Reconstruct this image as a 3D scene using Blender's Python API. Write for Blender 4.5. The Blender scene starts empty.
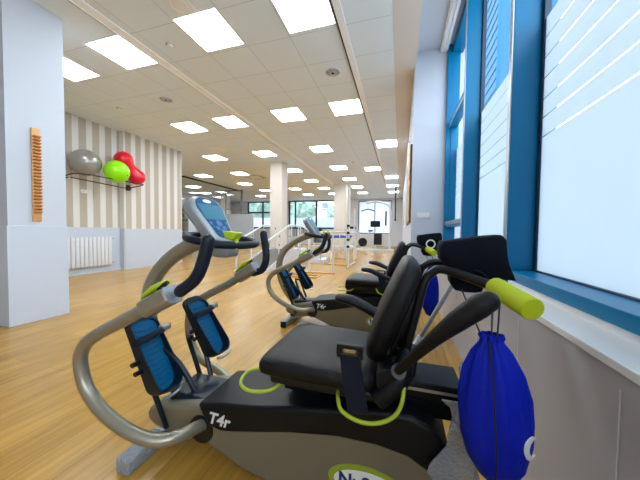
import bpy, bmesh, math, random
from mathutils import Vector, Matrix, noise

C = bpy.context.scene
COL = C.collection
random.seed(7)
PI = math.pi

# ------------------------------------------------------------------ camera, sky, exposure
cd = bpy.data.cameras.new('camera')
cam = bpy.data.objects.new('camera', cd)
COL.objects.link(cam)
cd.sensor_width = 36.0
cd.lens = 263.66 / 640 * 36
cd.clip_start = 0.02
cd.clip_end = 400
_R = Vector((0.95701025, 0.28983414, 0.01129361))
_U = Vector((-0.02036691, 0.02830794, 0.99939174))
_F = Vector((-0.28933815, 0.95665816, -0.03299401))
m = Matrix(((_R.x, _U.x, -_F.x, 0), (_R.y, _U.y, -_F.y, 0), (_R.z, _U.z, -_F.z, 1.02), (0, 0, 0, 1)))
cam.matrix_world = m
C.camera = cam

w = bpy.data.worlds.new('sky')
C.world = w
w.use_nodes = True
nt = w.node_tree
bg = nt.nodes['Background']
tc = nt.nodes.new('ShaderNodeTexCoord')
sp = nt.nodes.new('ShaderNodeSeparateXYZ')
cr = nt.nodes.new('ShaderNodeValToRGB')
nt.links.new(tc.outputs['Generated'], sp.inputs[0])
nt.links.new(sp.outputs['Z'], cr.inputs[0])
cr.color_ramp.elements[0].position = 0.0
cr.color_ramp.elements[0].color = (0.88, 0.95, 1.0, 1)
cr.color_ramp.elements[1].position = 0.7
cr.color_ramp.elements[1].color = (0.82, 0.91, 1.0, 1)
nt.links.new(cr.outputs[0], bg.inputs[0])
bg.inputs[1].default_value = 4.2
SKY = bg

C.view_settings.view_transform = 'Standard'
C.view_settings.look = 'None'
C.view_settings.gamma = 1.0
C.view_settings.use_curve_mapping = False
C.view_settings.exposure = 0.62
PANEL_POWER = 15.0

# ------------------------------------------------------------------ materials
def srgb(r, g, b):
    f = lambda c: (c / 12.92) if c <= 0.04045 else ((c + 0.055) / 1.055) ** 2.4
    return (f(r / 255), f(g / 255), f(b / 255), 1)

def mat(name, col, rough=0.5, metal=0.0, spec=0.5, bump=0.0, bscale=60, var=0.0, coat=0.0, emit=None, estr=0):
    M = bpy.data.materials.new(name)
    M.use_nodes = True
    n = M.node_tree
    b = n.nodes['Principled BSDF']
    b.inputs['Base Color'].default_value = col
    b.inputs['Roughness'].default_value = rough
    b.inputs['Metallic'].default_value = metal
    b.inputs['Specular IOR Level'].default_value = spec
    b.inputs['Coat Weight'].default_value = coat
    if emit:
        b.inputs['Emission Color'].default_value = emit
        b.inputs['Emission Strength'].default_value = estr
    if bump or var:
        t = n.nodes.new('ShaderNodeTexCoord')
        nz = n.nodes.new('ShaderNodeTexNoise')
        nz.inputs['Scale'].default_value = bscale
        nz.inputs['Detail'].default_value = 3
        n.links.new(t.outputs['Object'], nz.inputs['Vector'])
        if bump:
            bp = n.nodes.new('ShaderNodeBump')
            bp.inputs['Strength'].default_value = bump
            bp.inputs['Distance'].default_value = 0.01
            n.links.new(nz.outputs[0], bp.inputs['Height'])
            n.links.new(bp.outputs[0], b.inputs['Normal'])
        if var:
            mx = n.nodes.new('ShaderNodeMix')
            mx.data_type = 'RGBA'
            mx.inputs['A'].default_value = tuple(c * (1 - var) for c in col[:3]) + (1,)
            mx.inputs['B'].default_value = tuple(min(1, c * (1 + var)) for c in col[:3]) + (1,)
            n.links.new(nz.outputs[0], mx.inputs['Factor'])
            n.links.new(mx.outputs['Result'], b.inputs['Base Color'])
    return M

def math_node(n, op, a, b=None):
    x = n.nodes.new('ShaderNodeMath')
    x.operation = op
    for i, v in enumerate((a, b)):
        if v is None: continue
        if isinstance(v, (int, float)): x.inputs[i].default_value = v
        else: n.links.new(v, x.inputs[i])
    return x.outputs[0]

def m_ceiling(name, x0, y0, plain_before=None):
    M = mat(name, srgb(226, 218, 210), 0.9, spec=0.2)
    n = M.node_tree; b = n.nodes['Principled BSDF']
    t = n.nodes.new('ShaderNodeTexCoord'); s = n.nodes.new('ShaderNodeSeparateXYZ')
    n.links.new(t.outputs['Object'], s.inputs[0])
    def line(o, off, per):
        a = math_node(n, 'SUBTRACT', o, off)
        a = math_node(n, 'DIVIDE', a, per)
        a = math_node(n, 'FRACT', a)
        a = math_node(n, 'SUBTRACT', a, 0.5)
        a = math_node(n, 'ABSOLUTE', a)
        return math_node(n, 'GREATER_THAN', a, 0.5 - 0.007)
    g = math_node(n, 'MAXIMUM', line(s.outputs['X'], x0, 0.6), line(s.outputs['Y'], y0, 0.594))
    if plain_before is not None:
        g = math_node(n, 'MULTIPLY', g, math_node(n, 'GREATER_THAN', s.outputs['Y'], plain_before))
    nz = n.nodes.new('ShaderNodeTexNoise'); nz.inputs['Scale'].default_value = 120
    n.links.new(t.outputs['Object'], nz.inputs['Vector'])
    mx = n.nodes.new('ShaderNodeMix'); mx.data_type = 'RGBA'
    mx.inputs['A'].default_value = srgb(236, 247, 255)
    mx.inputs['B'].default_value = srgb(206, 214, 222)
    n.links.new(g, mx.inputs['Factor'])
    m2 = n.nodes.new('ShaderNodeMix'); m2.data_type = 'RGBA'; m2.blend_type = 'MULTIPLY'
    m2.inputs['Factor'].default_value = 0.12
    n.links.new(mx.outputs['Result'], m2.inputs['A']); n.links.new(nz.outputs[0], m2.inputs['B'])
    n.links.new(m2.outputs['Result'], b.inputs['Base Color'])
    return M

def m_floor():
    M = mat('oak_planks', srgb(200, 160, 95), 0.27, spec=0.5)
    n = M.node_tree; b = n.nodes['Principled BSDF']
    t = n.nodes.new('ShaderNodeTexCoord')
    mp = n.nodes.new('ShaderNodeMapping'); mp.inputs['Rotation'].default_value[2] = PI / 2
    n.links.new(t.outputs['Object'], mp.inputs[0])
    br = n.nodes.new('ShaderNodeTexBrick')
    br.inputs['Scale'].default_value = 1.0
    br.inputs['Brick Width'].default_value = 1.25
    br.inputs['Row Height'].default_value = 0.19
    br.inputs['Mortar Size'].default_value = 0.0012
    br.inputs['Color1'].default_value = srgb(196, 152, 70)
    br.inputs['Color2'].default_value = srgb(178, 135, 57)
    br.inputs['Mortar'].default_value = srgb(130, 92, 44)
    br.offset = 0.37
    n.links.new(mp.outputs[0], br.inputs[0])
    g = n.nodes.new('ShaderNodeMapping'); g.inputs['Scale'].default_value = (9, 0.8, 1)
    n.links.new(t.outputs['Object'], g.inputs[0])
    nz = n.nodes.new('ShaderNodeTexNoise'); nz.inputs['Scale'].default_value = 2.6; nz.inputs['Detail'].default_value = 5
    nz.inputs['Distortion'].default_value = 0.6
    n.links.new(g.outputs[0], nz.inputs['Vector'])
    ra = n.nodes.new('ShaderNodeValToRGB')
    ra.color_ramp.elements[0].position = 0.3; ra.color_ramp.elements[0].color = (0.66, 0.60, 0.5, 1)
    ra.color_ramp.elements[1].position = 0.68; ra.color_ramp.elements[1].color = (1.1, 1.08, 1.05, 1)
    n.links.new(nz.outputs[0], ra.inputs[0])
    mx = n.nodes.new('ShaderNodeMix'); mx.data_type = 'RGBA'; mx.blend_type = 'MULTIPLY'
    mx.inputs['Factor'].default_value = 0.8
    n.links.new(br.outputs['Color'], mx.inputs['A']); n.links.new(ra.outputs[0], mx.inputs['B'])
    n.links.new(mx.outputs['Result'], b.inputs['Base Color'])
    return M

def m_stripe(name, y0, per, frac):
    M = mat(name, srgb(220, 212, 196), 0.8)
    n = M.node_tree; b = n.nodes['Principled BSDF']
    t = n.nodes.new('ShaderNodeTexCoord'); s = n.nodes.new('ShaderNodeSeparateXYZ')
    n.links.new(t.outputs['Object'], s.inputs[0])
    a = math_node(n, 'FRACT', math_node(n, 'DIVIDE', math_node(n, 'SUBTRACT', s.outputs['Y'], y0), per))
    a = math_node(n, 'LESS_THAN', a, frac)
    mx = n.nodes.new('ShaderNodeMix'); mx.data_type = 'RGBA'
    mx.inputs['A'].default_value = srgb(188, 180, 166); mx.inputs['B'].default_value = srgb(228, 226, 224)
    n.links.new(a, mx.inputs['Factor']); n.links.new(mx.outputs['Result'], b.inputs['Base Color'])
    return M

def m_glass(name, tint, refl=0.12):
    M = bpy.data.materials.new(name); M.use_nodes = True
    n = M.node_tree; n.nodes.clear()
    o = n.nodes.new('ShaderNodeOutputMaterial'); t = n.nodes.new('ShaderNodeBsdfTransparent')
    t.inputs[0].default_value = tint
    g = n.nodes.new('ShaderNodeBsdfGlossy'); g.inputs['Roughness'].default_value = 0.02
    mx = n.nodes.new('ShaderNodeMixShader'); mx.inputs[0].default_value = refl
    n.links.new(t.outputs[0], mx.inputs[1]); n.links.new(g.outputs[0], mx.inputs[2])
    n.links.new(mx.outputs[0], o.inputs[0])
    return M

def m_film(name, col):
    M = bpy.data.materials.new(name); M.use_nodes = True
    n = M.node_tree; n.nodes.clear()
    o = n.nodes.new('ShaderNodeOutputMaterial'); t = n.nodes.new('ShaderNodeBsdfTranslucent')
    t.inputs[0].default_value = col
    g = n.nodes.new('ShaderNodeBsdfDiffuse'); g.inputs[0].default_value = (0.8, 0.84, 0.88, 1)
    mx = n.nodes.new('ShaderNodeMixShader'); mx.inputs[0].default_value = 0.12
    n.links.new(t.outputs[0], mx.inputs[1]); n.links.new(g.outputs[0], mx.inputs[2])
    n.links.new(mx.outputs[0], o.inputs[0])
    return M

M_floor = m_floor()
M_wall = mat('white_paint', srgb(196, 203, 214), 0.75, var=0.02, bscale=3)
M_panel = mat('white_wall_panel', srgb(197, 206, 219), 0.45)
M_greige = mat('beige_paint', srgb(222, 214, 206), 0.8)
M_lower = mat('grey_beige_panel', srgb(182, 179, 184), 0.35, var=0.05, bscale=2)
M_grey = mat('grey_paint', srgb(222, 222, 226), 0.7)
M_white = mat('white_plastic', srgb(238, 238, 238), 0.4)
M_whitem = mat('white_metal', srgb(220, 224, 230), 0.35)
M_teal = mat('blue_window_frame', (0.0, 0.17, 0.36, 1), 0.32, spec=0.25)
M_tealdark = mat('dark_blue_gasket', (0.002, 0.03, 0.08, 1), 0.5)
M_alu = mat('brushed_aluminium', srgb(170, 174, 178), 0.35, metal=0.8)
M_track = mat('grey_track', srgb(248, 250, 252), 0.5)
M_blackm = mat('black_metal', (0.004, 0.005, 0.007, 1), 0.35, spec=0.4)
M_black = mat('black_plastic', (0.003, 0.004, 0.006, 1), 0.42, spec=0.27, bump=0.1, bscale=400)
M_leather = mat('black_leatherette', (0.004, 0.004, 0.005, 1), 0.42, spec=0.27, bump=0.25, bscale=260)
M_foam = mat('black_foam', (0.002, 0.006, 0.016, 1), 0.55, spec=0.35, bump=0.15, bscale=300)  # blue cast of the window reflection is put into the black
M_shell = mat('warm_grey_shell', (0.20, 0.178, 0.125, 1), 0.38, metal=0.25, spec=0.5)
M_tube = mat('champagne_tube', (0.28, 0.255, 0.195, 1), 0.30, metal=0.5)
M_silver = mat('silver_plastic', (0.27, 0.29, 0.30, 1), 0.35, metal=0.35)
M_cface = mat('console_blue', (0.0, 0.07, 0.17, 1), 0.35, spec=0.25)
M_screen = mat('lcd_screen', (0.03, 0.17, 0.25, 1), 0.35, spec=0.25)
M_button = mat('pale_blue_button', (0.03, 0.16, 0.34, 1), 0.45)
M_orange = mat('orange_button', (0.6, 0.25, 0.1, 1), 0.4)
M_lime = mat('lime_plastic', (0.38, 0.50, 0.012, 1), 0.4)
M_limefoam = mat('lime_foam', (0.47, 0.56, 0.003, 1), 0.75, bump=0.08, bscale=150)
M_pedal = mat('blue_pedal_pad', (0.0, 0.10, 0.23, 1), 0.4, spec=0.2)
M_pedaldark = mat('dark_pedal_shell', (0.001, 0.008, 0.018, 1), 0.35, spec=0.35)
M_red = mat('red_button', (0.3, 0.01, 0.03, 1), 0.35)
M_navy = mat('navy_webbing', (0.002, 0.006, 0.017, 1), 0.6, spec=0.25, bump=0.2, bscale=300)
M_neo = mat('black_neoprene', (0.0015, 0.003, 0.009, 1), 0.8, spec=0.2, bump=0.2, bscale=120)
M_bag = mat('royal_blue_nylon', (0.0, 0.012, 0.42, 1), 0.55, spec=0.2, bump=0.3, bscale=30)
M_cord = mat('black_cord', (0.01, 0.01, 0.02, 1), 0.7)
M_wood = mat('light_beech', srgb(214, 160, 100), 0.45, var=0.12, bscale=12)
M_wooddark = mat('beech_pegs', srgb(196, 134, 70), 0.45)
M_text = mat('silver_lettering', srgb(225, 225, 225), 0.4)
M_bluetext = mat('blue_lettering', (0.005, 0.03, 0.18, 1), 0.4)
M_sticker = mat('white_sticker', srgb(235, 238, 235), 0.4)
M_stickerlime = mat('olive_lime_sticker', (0.30, 0.38, 0.03, 1), 0.4)
M_ballsilver = mat('silver_vinyl', srgb(158, 156, 152), 0.25, metal=0.35)
M_ballgreen = mat('lime_vinyl', (0.30, 0.80, 0.0, 1), 0.3)
M_ballred = mat('red_vinyl', (0.75, 0.005, 0.03, 1), 0.3)
M_blue = mat('blue_vinyl', (0.03, 0.10, 0.42, 1), 0.5)
M_led = mat('led_diffuser', (1, 1, 1, 1), 0.6, emit=(0.86, 0.94, 1.0, 1), estr=PANEL_POWER)
M_glass = m_glass('tinted_glass', (0.90, 0.94, 0.97, 1), 0.05)
M_clear = m_glass('clear_glass', (0.93, 0.96, 0.97, 1), 0.08)
M_film_rear = m_film('rear_frosted_film', (0.85, 0.88, 0.92, 1))
M_film = m_film('frosted_film', (0.53, 0.56, 0.585, 1))
M_leaf = mat('leaf_green', (0.03, 0.09, 0.03, 1), 0.5, var=0.4, bscale=3)
M_tree = mat('foliage', (0.30, 0.42, 0.36, 1), 0.8, var=0.6, bscale=2.5, bump=0.6)
M_bark = mat('bark', (0.10, 0.07, 0.05, 1), 0.9)
M_ground = mat('outside_paving', srgb(165, 165, 165), 0.9, var=0.1, bscale=1)
M_ramp = mat('grey_rubber', srgb(100, 96, 90), 0.7)
M_bubble = None
def m_bubble():
    M = mat('bubble_wrap', srgb(175, 182, 190), 0.2, spec=0.7)
    n = M.node_tree; b = n.nodes['Principled BSDF']
    t = n.nodes.new('ShaderNodeTexCoord')
    v = n.nodes.new('ShaderNodeTexVoronoi'); v.inputs['Scale'].default_value = 90
    n.links.new(t.outputs['Object'], v.inputs['Vector'])
    bp = n.nodes.new('ShaderNodeBump'); bp.inputs['Strength'].default_value = 1.0; bp.inputs['Distance'].default_value = 0.01
    bp.invert = True
    n.links.new(v.outputs['Distance'], bp.inputs['Height']); n.links.new(bp.outputs[0], b.inputs['Normal'])
    b.inputs['Alpha'].default_value = 0.7
    return M
M_bubble = m_bubble()
def m_poster():
    M = mat('poster_print', (0.7, 0.5, 0.1, 1), 0.5)
    n = M.node_tree; b = n.nodes['Principled BSDF']
    t = n.nodes.new('ShaderNodeTexCoord')
    v = n.nodes.new('ShaderNodeTexVoronoi'); v.inputs['Scale'].default_value = 7
    n.links.new(t.outputs['Object'], v.inputs['Vector'])
    r = n.nodes.new('ShaderNodeValToRGB')
    for p, c in ((0.0, (0.55, 0.32, 0.05, 1)), (0.35, (0.25, 0.10, 0.03, 1)), (0.6, (0.75, 0.6, 0.25, 1)), (0.85, (0.10, 0.12, 0.05, 1))):
        e = r.color_ramp.elements.new(p); e.color = c
    s = n.nodes.new('ShaderNodeSeparateColor')
    n.links.new(v.outputs['Color'], s.inputs[0]); n.links.new(s.outputs[0], r.inputs[0])
    n.links.new(r.outputs[0], b.inputs['Base Color'])
    return M
M_poster = m_poster()

# ------------------------------------------------------------------ mesh helpers
def V(*a): return Vector(a)

class MB:
    def __init__(s): s.bm = bmesh.new()
    def box(s, x0, x1, y0, y1, z0, z1, bev=0.0, rot=None, piv=None):
        vs = [s.bm.verts.new((x, y, z)) for x in (x0, x1) for y in (y0, y1) for z in (z0, z1)]
        F = [(0, 1, 3, 2), (4, 6, 7, 5), (0, 4, 5, 1), (2, 3, 7, 6), (0, 2, 6, 4), (1, 5, 7, 3)]
        fs = [s.bm.faces.new([vs[i] for i in f]) for f in F]
        if bev:
            es = list({e for f in fs for e in f.edges})
            r = bmesh.ops.bevel(s.bm, geom=es, offset=bev, segments=3, affect='EDGES', profile=0.5)
            vs = list({v for f in r['faces'] for v in f.verts} | {v for v in vs if v.is_valid})
        if rot:
            p = Vector(piv or ((x0 + x1) / 2, (y0 + y1) / 2, (z0 + z1) / 2))
            Rm = Matrix.Rotation(rot[1], 4, rot[0])
            for v in vs: v.co = p + (Rm @ (v.co - p))
        return s
    def prism(s, pts, vec):
        vec = Vector(vec)
        a = [s.bm.verts.new(p) for p in pts]
        b = [s.bm.verts.new(Vector(p) + vec) for p in pts]
        n = len(a)
        s.bm.faces.new(a); s.bm.faces.new(b[::-1])
        for i in range(n): s.bm.faces.new((a[i], b[i], b[(i + 1) % n], a[(i + 1) % n]))
        return s
    def tube(s, pts, r, segs=14, smooth=True, sub=6, flat=None, cap=True, roundcap=False):
        pts = [Vector(p) for p in pts]
        rs = list(r) if isinstance(r, (list, tuple)) else [r] * len(pts)
        if smooth and len(pts) > 2:
            P = [2 * pts[0] - pts[1]] + pts + [2 * pts[-1] - pts[-2]]
            out, ro = [], []
            for i in range(1, len(P) - 2):
                for k in range(sub):
                    t = k / sub
                    p0, p1, p2, p3 = P[i - 1], P[i], P[i + 1], P[i + 2]
                    out.append(0.5 * ((2 * p1) + (-p0 + p2) * t + (2 * p0 - 5 * p1 + 4 * p2 - p3) * t * t + (-p0 + 3 * p1 - 3 * p2 + p3) * t ** 3))
                    ro.append(rs[i - 1] * (1 - t) + rs[i] * t)
            out.append(pts[-1]); ro.append(rs[-1])
            pts, rs = out, ro
        if roundcap:
            d0 = (pts[0] - pts[1]).normalized(); d1 = (pts[-1] - pts[-2]).normalized()
            r0, r1 = rs[0], rs[-1]
            A = [(pts[0] + d0 * r0 * math.sin(a), r0 * math.cos(a) + 1e-4) for a in (1.5, 1.2, 0.8, 0.4)]
            B = [(pts[-1] + d1 * r1 * math.sin(a), r1 * math.cos(a) + 1e-4) for a in (0.4, 0.8, 1.2, 1.5)]
            pts = [a[0] for a in A] + pts + [b[0] for b in B]
            rs = [a[1] for a in A] + rs + [b[1] for b in B]
        prev = None; rings = []
        up = None
        for i, p in enumerate(pts):
            t = (pts[min(i + 1, len(pts) - 1)] - pts[max(i - 1, 0)]).normalized()
            if up is None:
                up = Vector((0, 1, 0)) if abs(t.y) < 0.9 else Vector((1, 0, 0))
            a = (up - t * up.dot(t)).normalized(); up = a
            b = t.cross(a)
            fa, fb = (1, 1) if flat is None else flat
            rings.append([s.bm.verts.new(p + a * rs[i] * fa * math.cos(2 * PI * k / segs) + b * rs[i] * fb * math.sin(2 * PI * k / segs)) for k in range(segs)])
        for A, B in zip(rings, rings[1:]):
            for k in range(segs):
                s.bm.faces.new((A[k], B[k], B[(k + 1) % segs], A[(k + 1) % segs]))
        if cap:
            s.bm.faces.new(rings[0]); s.bm.faces.new(rings[-1][::-1])
        return s
    def ring(s, pts, r, segs=12):
        n = len(pts); pts = [Vector(p) for p in pts]; R = []
        c = sum(pts, Vector()) / n
        nrm = (pts[0] - c).cross(pts[n // 4] - c).normalized()
        for i, p in enumerate(pts):
            t = (pts[(i + 1) % n] - pts[i - 1]).normalized(); b = t.cross(nrm)
            R.append([s.bm.verts.new(p + nrm * r * math.cos(2 * PI * k / segs) + b * r * math.sin(2 * PI * k / segs)) for k in range(segs)])
        for i in range(n):
            A, B = R[i], R[(i + 1) % n]
            for k in range(segs): s.bm.faces.new((A[k], B[k], B[(k + 1) % segs], A[(k + 1) % segs]))
        return s
    def sphere(s, c, r, sc=(1, 1, 1), sub=3, disp=0):
        q = bmesh.ops.create_icosphere(s.bm, subdivisions=sub, radius=1)
        for v in q['verts']:
            d = 1 + (disp * noise.noise(v.co * 2.3 + Vector(c)) if disp else 0)
            v.co = Vector((v.co.x * r * sc[0] * d, v.co.y * r * sc[1] * d, v.co.z * r * sc[2] * d)) + Vector(c)
        return s
    def loft(s, rings, cap=True):
        R = [[s.bm.verts.new(p) for p in r] for r in rings]
        n = len(R[0])
        for A, B in zip(R, R[1:]):
            for k in range(n): s.bm.faces.new((A[k], B[k], B[(k + 1) % n], A[(k + 1) % n]))
        if cap: s.bm.faces.new(R[0]); s.bm.faces.new(R[-1][::-1])
        return s
    def build(s, name, material, parent=None, smooth=True, bevel=0, segs=3, subsurf=0, angle=35):
        bmesh.ops.recalc_face_normals(s.bm, faces=s.bm.faces)
        me = bpy.data.meshes.new(name); s.bm.to_mesh(me); s.bm.free()
        me.materials.append(material)
        if smooth:
            for p in me.polygons: p.use_smooth = True
            me.set_sharp_from_angle(angle=math.radians(angle))
        o = bpy.data.objects.new(name, me); COL.objects.link(o)
        if parent: o.parent = parent
        if bevel:
            b = o.modifiers.new('bevel', 'BEVEL'); b.width = bevel; b.segments = segs; b.limit_method = 'ANGLE'
            b.angle_limit = math.radians(35); b.harden_normals = False
        if subsurf:
            b = o.modifiers.new('sub', 'SUBSURF'); b.levels = subsurf; b.render_levels = subsurf
        return o

def tag(o, label, cat, group=None):
    o['label'] = label; o['category'] = cat
    if group: o['group'] = group
    return o
def struct(o):
    o['kind'] = 'structure'; return o
def thing(name, label, cat, loc=(0, 0, 0), rz=0, group=None):
    o = bpy.data.objects.new(name, None); COL.objects.link(o)
    o.empty_display_size = 0.1
    o.location = loc; o.rotation_euler = (0, 0, rz)
    return tag(o, label, cat, group)
def rootstruct(name):
    o = bpy.data.objects.new(name, None); COL.objects.link(o); o.empty_display_size = 0.1
    return struct(o)
def text_mesh(name, body, size, M, parent, mtx, depth=0.001, bold=0.0, shear=0.0):
    cu = bpy.data.curves.new(name, 'FONT'); cu.body = body; cu.size = size; cu.extrude = depth; cu.offset = bold; cu.shear = shear
    cu.align_x = 'CENTER'; cu.align_y = 'CENTER'
    tmp = bpy.data.objects.new(name + '_c', cu); COL.objects.link(tmp)
    dg = bpy.context.evaluated_depsgraph_get()
    me = bpy.data.meshes.new_from_object(tmp.evaluated_get(dg))
    bpy.data.objects.remove(tmp)
    me.transform(mtx); me.materials.clear(); me.materials.append(M)
    o = bpy.data.objects.new(name, me); COL.objects.link(o); o.parent = parent
    return o

# ------------------------------------------------------------------ room shell
H = 3.45
struct(MB().box(-14, 0.72, -3, 20, -0.1, 0).build('floor', M_floor, smooth=False))
root = rootstruct('ceiling')
MB().box(-6.9, -3.36, -3, 9.4, H, H + 0.1).build('ceiling_tiles', m_ceiling('ceiling_tiles_west', -3.9, 2.53, 2.5), root, smooth=False)
MB().box(-14, -3.36, 9.4, 20, H, H + 0.1).build('ceiling_tiles', m_ceiling('ceiling_tiles_north', -4.4, 2.53), root, smooth=False)
MB().box(-14, -6.9, 6.6, 9.4, H, H + 0.1).build('ceiling_tiles', m_ceiling('ceiling_tiles_corner', -4.4, 2.53), root, smooth=False)
MB().box(-3.36, -0.74, -3, 20, H, H + 0.1).build('ceiling_tiles', m_ceiling('ceiling_tiles_middle', -2.57, 2.53), root, smooth=False)
MB().box(-0.74, -0.12, -3, 20, H, H + 0.1).build('ceiling_tiles', m_ceiling('ceiling_tiles_east', -0.12, 2.53), root, smooth=False)
MB().box(-0.12, 0.18, -3, 20, H - 0.004, H + 0.5).build('plaster_band', M_greige, root, smooth=False)
MB().box(0.18, 0.9, -3, 4.2, 3.66, 3.76).build('window_recess_ceiling', M_wall, root, smooth=False)

struct(MB().box(-6.9, -6.75, -3, 4.9, 0, H).build('wall_left', m_stripe('striped_wallpaper', 3.914, 0.27, 0.45), smooth=False))
struct(MB().box(-6.9, -6.6, 4.9, 6.72, 0, H).build('wall_left_step', m_stripe('striped_wallpaper_step', 5.093, 0.267, 0.45), smooth=False))
r = rootstruct('trim_1')
MB().box(-6.75, -6.738, -3, 4.9, 0, 1.05).build('wainscot', M_panel, r, smooth=False)
MB().box(-6.6, -6.588, 4.905, 6.72, 0, 1.03).build('wainscot', M_panel, r, smooth=False)
MB().box(-6.738, -6.6, 4.888, 4.9, 0, 1.03).build('wainscot', M_panel, r, smooth=False)
MB().box(-6.738, -6.722, -3, 4.888, 0, 0.07).build('skirting', M_panel, r, smooth=False)
# pier on the left
struct(MB().box(-4.3, -3.81, 1.645, 2.14, 0, H).build('wall_pier', M_wall, smooth=False))
MBp = MB().box(-4.31, -3.797, 1.632, 2.145, 0, 1.045)
struct(MBp.build('trim_2', M_panel, smooth=False, bevel=0.003))
# left front flank wall behind the pier
struct(MB().box(-14, -13.9, 6.6, 20, 0, H).build('wall_far_left', M_wall, smooth=False))
struct(MB().box(-14, -6.9, 6.6, 6.72, 0, H).build('wall_left_return', M_greige, smooth=False))
struct(MB().box(-6.9, 0.72, -3.1, -3, 0, 3.76).build('wall_back', M_wall, smooth=False))
# right wall
struct(MB().box(0.5, 0.74, -3, 4.2, 0, 0.70).build('wall_right', M_lower, smooth=False))
rj = rootstruct('trim_3')
for y in (0.78, 1.33, 1.95, 2.6, 3.4):
    MB().box(0.4985, 0.502, y - 0.002, y + 0.002, 0.0, 0.66).build('panel_joint', M_grey, rj, smooth=False)
struct(MB().box(0.16, 0.9, 4.2, 20, 0, 3.9).build('wall_right_pier', mat('blue_lit_white_paint', srgb(200, 206, 218), 0.7), smooth=False))  # blue window light on the white pier is put into this colour
struct(MB().box(0.490, 0.64, -3, 4.2, 0.700, 0.725).build('trim_sill', M_white, smooth=False, bevel=0.004))
# ceiling tracks
struct(MB().box(-3.40, -3.395, -3, 13.3, H - 0.022, H + 0.01).box(-3.395, -3.28, -3, 13.3, H - 0.012, H + 0.01).build('trim_track_left', M_track, smooth=False))
struct(MB().box(-3.41, -3.40, -3, 13.3, H - 0.02, H).build('trim_dark_line_left', M_blackm, smooth=False))  # black strip along the left edge of the white track
struct(MB().box(-0.755, -0.738, -3, 14, H - 0.016, H).build('trim_dark_line_right', M_blackm, smooth=False))  # black strip beside the right-hand track
struct(MB().box(-0.738, -0.655, -3, 14, H - 0.012, H + 0.01).build('trim_track_right', M_track, smooth=False))
struct(MB().box(0.50, 0.60, -3, 4.19, 3.60, 3.66).box(0.515, 0.53, -3, 4.19, 3.585, 3.6).box(0.56, 0.575, -3, 4.19, 3.585, 3.6).build('trim_blind_track', M_white, smooth=False, bevel=0.004))
# columns
cm = mat('cream_column_paint', srgb(226, 219, 210), 0.7)
struct(MB().box(-4.48, -4.02, 8.57, 9.05, 0, H).build('wall_column_middle', cm, smooth=False))
struct(MB().box(-3.28, -2.68, 13.3, 13.9, 0, H).build('wall_column_far', cm, smooth=False))
struct(MB().box(-9.95, -9.4, 19.2, 19.6, 0, H).build('wall_column_rear', M_wall, smooth=False))
struct(MB().box(-10.75, -10.35, 14.0, 14.4, 0, H).build('wall_column_glazed', M_greige, smooth=False))

# ------------------------------------------------------------------ right windows
YP = (-0.6, 0.6, 1.8, 3.0)
for i, (ya, yb) in enumerate(((-0.55, 0.6), (0.65, 1.8), (1.85, 3.0), (3.05, 4.2))):
    wr = rootstruct('window_%d' % (i + 1))
    f = MB()
    f.box(0.60, 0.735, ya, yb, 0.757, 0.808); f.box(0.735, 0.80, ya, yb, 0.757, 0.80)
    MB().box(0.615, 0.80, ya, yb, 0.725, 0.757).build('sill_upstand', M_white, wr, smooth=False)
    f.box(0.66, 0.80, ya, yb, 3.55, 3.66)
    f.build('frame', M_teal, wr, smooth=False, bevel=0.003)
    f = MB()
    f.box(0.735, 0.765, ya, ya + 0.03, 0.79, 3.55); f.box(0.735, 0.765, yb - 0.03, yb, 0.79, 3.55)
    f.box(0.728, 0.765, ya, yb, 0.80, 0.815)
    f.build('gasket', M_tealdark, wr, smooth=False)
    MB().box(0.748, 0.754, ya + 0.02, yb - 0.02, 0.785, 3.55).build('glass_pane', M_glass, wr, smooth=False)
    fm = MB(); zs = [0.815, 1.55, 1.656, 1.757, 1.87, 1.98, 2.09, 2.20]
    for a, b in zip(zs, zs[1:]):
        fm.box(0.743, 0.7455, ya + 0.03, yb - 0.03, a + (0.007 if a > 1 else 0), b)
    fm.build('frosted_film', M_film, wr, smooth=False)
    if i == 3:
        f = MB()
        f.box(0.64, 0.74, ya, yb, 2.50, 2.58); f.box(0.62, 0.74, ya, yb, 1.10, 1.17)
        f.box(0.66, 0.74, ya + 0.0, ya + 0.07, 1.17, 2.5); f.box(0.66, 0.74, yb - 0.07, yb, 1.17, 2.5)
        f.build('sash', M_teal, wr, smooth=False, bevel=0.004)
        MB().box(0.612, 0.622, ya, yb, 1.13, 1.175).box(0.632, 0.641, ya, yb, 2.50, 2.525).build('sash_trim', M_alu, wr, smooth=False)
for y in YP:
    pr_ = rootstruct('trim_window_post')
    MB().box(0.603, 0.76, y, y + 0.05, 0.712, 3.62).build('post', M_teal, pr_, smooth=False, bevel=0.003)
    MB().box(0.597, 0.6035, y + 0.004, y + 0.046, 0.73, 3.60).build('post_cap', M_alu, pr_, smooth=False)
struct(MB().box(0.60, 0.76, 4.14, 4.2, 0.712, 3.66).build('trim_window_jamb', M_teal, smooth=False, bevel=0.003))

# switch plate on the right pier
sw = thing('switch_plate', 'white double switch plate on the wall beside the blue window', 'switch', (0.323, 4.2, 1.272))
MB().box(-0.09, 0.09, -0.012, 0, -0.04, 0.04, bev=0.004).build('plate', M_white, sw)
MB().box(-0.075, -0.005, -0.016, -0.012, -0.028, 0.028).build('rocker', M_white, sw)
MB().box(0.005, 0.075, -0.016, -0.012, -0.028, 0.028).build('rocker', M_white, sw)
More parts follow.
